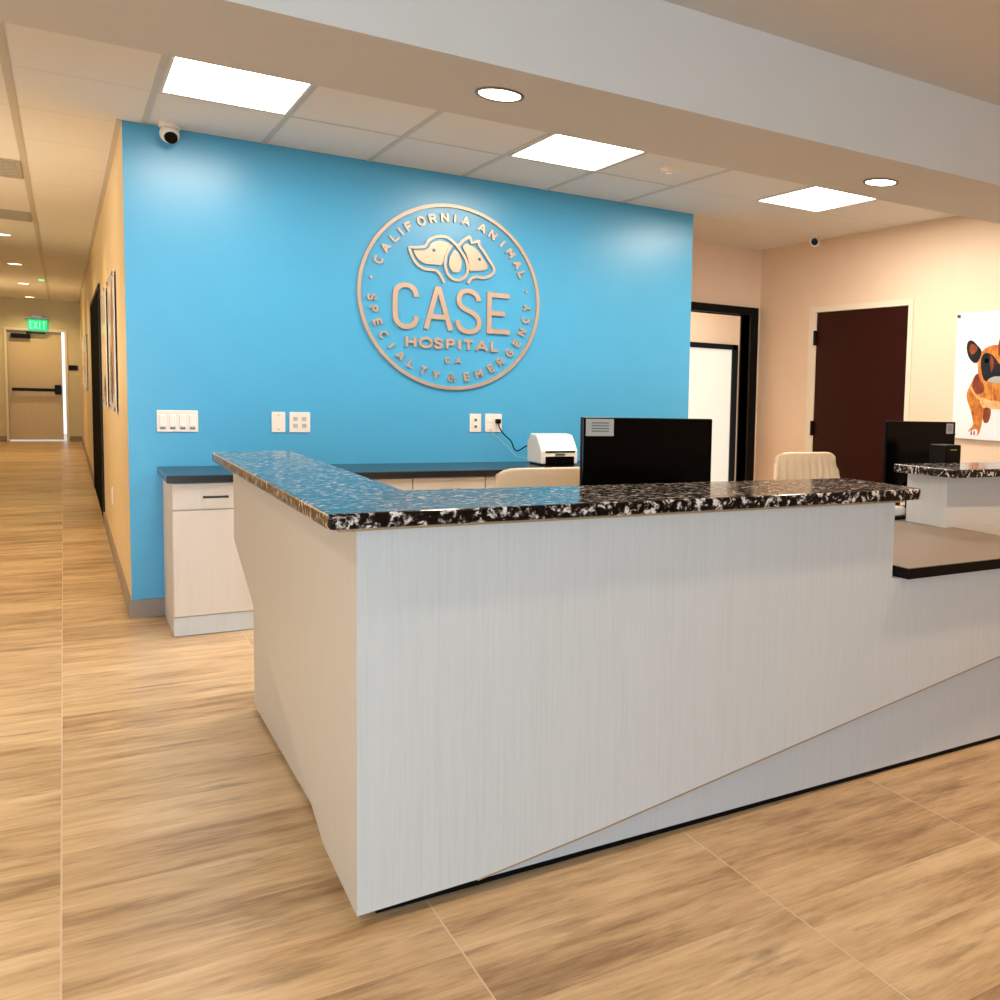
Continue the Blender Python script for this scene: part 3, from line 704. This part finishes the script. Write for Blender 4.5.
# ------------------------------------------------------------------ monitors
def monitor(x0, x1, y, z0, z1, label, sticker, rz=0):
    cx = (x0+x1)/2
    t = thing('computer_monitor', label, 'monitor', (cx, y, ZD), 'black monitors behind the reception desk')
    obj('screen_back', boxes((x0, x1, y, y+.022, z0, z1), bev=.004), 'gloss', t)
    obj('screen', boxes((x0+.008, x1-.008, y+.022, y+.026, z0+.01, z1-.008)), 'gloss', t)
    obj('rear_housing', boxes((cx-.11, cx+.11, y-.03, y, z0+.01, z0+.075), bev=.012), 'black', t)
    obj('stand', boxes((cx-.03, cx+.03, y-.055, y-.02, ZD+.012, z0+.06), bev=.006), 'black', t)
    obj('base', boxes((cx-.12, cx+.12, y-.10, y+.09, ZD, ZD+.014), bev=.005), 'black', t)
    a, b, c, d = sticker
    s = obj('label_sticker', boxes((a, b, y-.0015, y, c, d)), 'sticker', t)
    w = b-a; h = d-c
    obj('label_print', boxes(*[(a+w*.2, b-w*.18, y-.0022, y-.0014, c+h*(.25+.16*k), c+h*(.32+.16*k)) for k in range(4)]), 'print_', s)
    return t
monitor(1.512, 2.073, 3.26, .925, 1.284, 'wide black monitor in front of the blue wall, standing behind the granite counter', (1.525, 1.637, 1.215, 1.278))
monitor(3.522, 4.05, 3.80, .86, 1.272, 'black monitor in front of the dark brown door, standing behind the granite ledge', (3.975, 4.03, 1.205, 1.262))
t = thing('desktop_computer', 'small black computer in front of the monitor by the dark brown door', 'computer', (3.64, 3.56, ZD))
obj('case', boxes((3.668, 3.782, 3.50, 3.62, ZD, 1.16), (3.50, 3.665, 3.55, 3.62, ZD, .90), bev=.006), 'black', t)
obj('badge', boxes((3.70, 3.745, 3.497, 3.50, 1.132, 1.137)), 'tan', t)

# ------------------------------------------------------------------ chairs
def office_chair(x, y, w, ztop, label, ribbed, rz=0):
    t = thing('office_chair', label, 'chair', (x, y, 0), 'cream office chairs behind the desk', rz)
    # everything in local coordinates; the sitter looks towards -y
    def loc(name, bm, mat, sm=False, par=None):
        return obj(name, bm, mat, par or t, local=True, smooth=sm)
    bm = bmesh.new(); h0 = .50; n = 12; m = 40 if ribbed else 16
    grid = {}
    for side in (0, 1):
        for i in range(n+1):
            for j in range(m+1):
                u = i/n; v = j/m*2-1
                z = h0+(ztop-h0)*u
                ww = w/2*(1-.10*max(0, u-.6)/.4)
                r = .05
                yy = .20+.10*u-.035*(1-v*v)+.0
                if ribbed and side == 0:
                    yy += .010*math.cos(v*PI*9)*(1 if .05 < u < .86 else 0)
                tk = .055*(1-.5*abs(v)**6)*(1-.5*(abs(2*u-1))**8)
                if side == 1: yy += tk
                # rounded top corners
                zz = z
                if u > .9: zz = z-(.03*abs(v)**8)
                grid[side, i, j] = bm.verts.new((v*ww, yy, zz))
    for side in (0, 1):
        for i in range(n):
            for j in range(m):
                bm.faces.new([grid[side, a, b] for a, b in ((i, j), (i, j+1), (i+1, j+1), (i+1, j))])
    for i in range(n):
        for j in (0, m): bm.faces.new([grid[0, i, j], grid[1, i, j], grid[1, i+1, j], grid[0, i+1, j]])
    for j in range(m):
        for i in (0, n): bm.faces.new([grid[0, i, j], grid[1, i, j], grid[1, i, j+1], grid[0, i, j+1]])
    bmesh.ops.recalc_face_normals(bm, faces=bm.faces[:])
    ed = [e for e in bm.edges if len(e.link_faces) == 2 and e.calc_face_angle(0) > 1.0]
    bmesh.ops.bevel(bm, geom=ed, offset=.012, segments=3, affect='EDGES', profile=.5)
    loc('backrest', bm, 'leather', True)
    loc('seat', boxes((-w/2+.01, w/2-.01, -.28, .22, .42, .50), bev=.03, seg=3), 'leather', True)
    for s in (-1, 1):
        a = s*(w/2+.02)
        loc('armrest', tube([(a, .20, .46), (a, .20, .64), (a, .16, .67), (a, -.12, .67), (a, -.16, .64), (a, -.16, .46)], .014), 'chrome', True)
    loc('gas_lift', cyl((0, 0, .26), .028, .34), 'chrome', True)
    bs = loc('base', cyl((0, 0, .10), .04, .06), 'chrome', True)
    for k in range(5):
        a = 2*PI*k/5+.3
        lg = loc('leg', tube([(.02*math.cos(a), .02*math.sin(a), .10), (.30*math.cos(a), .30*math.sin(a), .07)], .016), 'chrome', True)
        loc('caster', cyl((.29*math.cos(a), .29*math.sin(a), .026), .026, .04, 0, 16), 'black', True, lg)
    return t
office_chair(1.74, 3.80, .53, 1.03, 'cream smooth-backed chair between the granite counter and the scanner', False)
office_chair(3.215, 3.80, .46, 1.088, 'cream chair with ribbed back in front of the dark brown door', True)

# ------------------------------------------------------------------ dog picture on the right wall
t = thing('wall_picture', 'large white glossy picture of a fawn bulldog on the right wall', 'picture', (XR2, 4.60, 1.115))
xw = XR2-.03
obj('print', boxes((xw, xw+.008, 4.16, 5.035, 1.118, 2.045)), 'paper', t)
for y in (4.185, 5.01):
    for z in (1.145, 2.02): obj('standoff', cyl((XR2-.02, y, z), .013, .05, 0, 14), 'steel', t)
C = 4.60
def mirr(half):   # half outline from top centre down to bottom centre, mirrored about C
    return half+[(2*C-y, z) for y, z in half[::-1] if abs(y-C) > .003]
def art(name, pts, m, d, par=None, sm=3):
    return obj(name, prism(smooth_pts(pts, sm, True), 0, xw-.0012*d, xw-.0012*(d-1)), m, par or t)
art('dog_body', mirr([(C, 1.66), (4.72, 1.64), (4.80, 1.60), (4.855, 1.54), (4.90, 1.46), (4.895, 1.40), (4.865, 1.345), (4.835, 1.27), (4.83, 1.22), (4.865, 1.185), (4.872, 1.16), (4.83, 1.143), (4.775, 1.15), (4.752, 1.2), (4.735, 1.28), (4.705, 1.345), (C, 1.36)]), 'dog', 1)
art('dog_paw', [(4.665, 1.34), (4.67, 1.28), (4.69, 1.245), (4.72, 1.245), (4.735, 1.28), (4.722, 1.35)], 'dogred', 2)
art('dog_paw', [(4.785, 1.19), (4.83, 1.185), (4.868, 1.17), (4.862, 1.148), (4.79, 1.145)], 'paper', 2)
for yy in (4.81, 4.838): art('dog_toe', [(yy-.005, 1.178), (yy+.005, 1.178), (yy+.006, 1.15), (yy-.006, 1.15)], 'dogred', 3, None, 2)
art('dog_chest', mirr([(C, 1.40), (4.68, 1.405), (4.76, 1.425), (4.765, 1.38), (4.72, 1.345), (C, 1.345)]), 'doglight', 2)
art('dog_fold', [(4.62, 1.405), (4.70, 1.408), (4.80, 1.44), (4.86, 1.50), (4.87, 1.49), (4.81, 1.425), (4.72, 1.392), (4.62, 1.388)], 'doglight', 3)
art('dog_shoulder', [(4.79, 1.60), (4.84, 1.57), (4.85, 1.50), (4.80, 1.45), (4.74, 1.47), (4.75, 1.54)], 'dogred', 2)
art('dog_head', mirr([(C, 1.80), (4.66, 1.802), (4.73, 1.785), (4.785, 1.745), (4.805, 1.68), (4.80, 1.61), (4.77, 1.545), (4.69, 1.505), (C, 1.495)]), 'dog', 3)
ear = [(4.775, 1.755), (4.815, 1.80), (4.87, 1.838), (4.91, 1.832), (4.922, 1.79), (4.905, 1.73), (4.87, 1.69), (4.835, 1.675), (4.80, 1.69)]
inner = [(4.81, 1.775), (4.855, 1.812), (4.89, 1.805), (4.895, 1.77), (4.865, 1.735)]
art('dog_ear', ear, 'dogdark', 4); art('dog_ear', [(2*C-y, z) for y, z in ear], 'dogdark', 4)
art('dog_inner_ear', inner, 'dogred', 5); art('dog_inner_ear', [(2*C-y, z) for y, z in inner], 'dogred', 5)
art('dog_mask', mirr([(C, 1.665), (4.635, 1.70), (4.68, 1.735), (4.74, 1.745), (4.775, 1.71), (4.775, 1.65), (4.76, 1.59), (4.73, 1.545), (4.69, 1.55), (C, 1.555)]), 'dogdark', 4)
art('dog_eye', [(4.705, 1.70), (4.725, 1.708), (4.742, 1.698), (4.74, 1.68), (4.72, 1.672), (4.705, 1.682)], 'gloss', 5)
art('dog_eye', [(2*C-y, z) for y, z in [(4.705, 1.70), (4.725, 1.708), (4.742, 1.698), (4.74, 1.68), (4.72, 1.672), (4.705, 1.682)]], 'gloss', 5)
art('dog_cheek', [(4.695, 1.735), (4.66, 1.70), (4.655, 1.65), (4.672, 1.61), (4.685, 1.65), (4.69, 1.70)], 'dogred', 5)
art('dog_forehead', mirr([(C, 1.845), (4.612, 1.84), (4.622, 1.79), (4.618, 1.73), (C, 1.72)]), 'dogred', 5)
art('dog_lips', mirr([(C, 1.578), (4.65, 1.575), (4.70, 1.555), (4.685, 1.537), (C, 1.532)]), 'sticker', 5)

# ------------------------------------------------------------------ light
WARM = (1, .84, .64)
for x, p in ((.683, 16), (2.433, 16), (4.232, 20)):
    area('troffer_lamp', (x, 5.16, ZC-.012), .52, 1.1, p, (1, .88, .72))
for x, y, p in ((1.243, 3.40, 12), (3.095, 3.455, 16), (-.61, 3.40, 10)):
    spot('soffit_lamp', (x, y, ZS-.03), p, WARM, 140, .8)
for x, p in ((-2.0, 10), (-.7, 24), (1.24, 20), (3.09, 50), (4.6, 40)):
    for y, k in ((2.1, 1.7), (-.6, .35), (-3.0, .35)):
        downlight(x, y, ZUP, 'round downlight in the lobby ceiling', .09, 'bulb', 'white', 'lobby ceiling downlights')
        spot('lobby_lamp', (x, y, ZUP-.03), p*k, (1, .78, .54) if x < 2 else (1, .68, .42), 130, .9, .045)
area('passage_lamp', (5.0, 8.5, ZC-.03), .6, .6, 38, WARM)
area('hall_panel_lamp', (-.9, 7.6, ZC-.02), .5, .5, 10, (1, .80, .52))
# unseen fill panels added to brighten hall and lobby: housing, then its lamp
def wall_light(x, y, z, sx, sy, power, col):
    t = thing('wall_light', 'long lit wall light panel on the wall opposite', 'wall light', (x, y, z-sx/2), 'wall lights on the far side walls')
    obj('housing', boxes((x, x+.03, y-sy/2, y+sy/2, z-sx/2, z+sx/2), bev=.004), 'white', t)
    l = area('wall_lamp', (x+.035, y, z), sx-.04, sy-.04, power, col, (0, -PI/2, 0)); l.data.specular_factor = .25
for y, c in ((8.0, (1, .84, .60)), (12.0, (1, .74, .38)), (20.0, (1, .74, .38))):
    wall_light(XH, y, 1.7, 1.2, 2.2, 26 if y < 10 else 20, c)
wall_light(XLO, 1.5, 1.6, 1.6, 4.0, 30, (1, .80, .56))
dl = area('window_daylight', (-1.4, YB-.02, 1.38), 2.8, 2.0, 172, (.51, .77, 1), (PI/2, 0, .12)); dl.data.spread = math.radians(125)

w = D.worlds.new('World'); bpy.context.scene.world = w; w.use_nodes = True
bg = w.node_tree.nodes['Background']; bg.inputs[0].default_value = (.86, .93, 1, 1); bg.inputs[1].default_value = 1.2

# ------------------------------------------------------------------ camera
cd = D.cameras.new('Camera'); cam = D.objects.new('Camera', cd); COL.objects.link(cam)
F_, CX, CY = 960.6, 789.5, 473.56
cd.sensor_fit = 'HORIZONTAL'; cd.sensor_width = 36; cd.lens = 36*F_/1000
cd.shift_x = (500-CX)/1000; cd.shift_y = (CY-500)/1000
R = Vector((.79853632, -.60098847, .03395003)); U = Vector((.02100758, .08419012, .99622824)); Fw = Vector((.60157994, .79481123, -.07985418))
m = Matrix((R, U, -Fw)).transposed().to_4x4(); m.translation = (0, 0, 1.3842)
cam.matrix_world = m; cd.clip_start = .05; cd.clip_end = 200
sc = bpy.context.scene; sc.camera = cam
sc.view_settings.view_transform = 'Standard'; sc.view_settings.look = 'None'
sc.view_settings.exposure = .15; sc.view_settings.gamma = 1
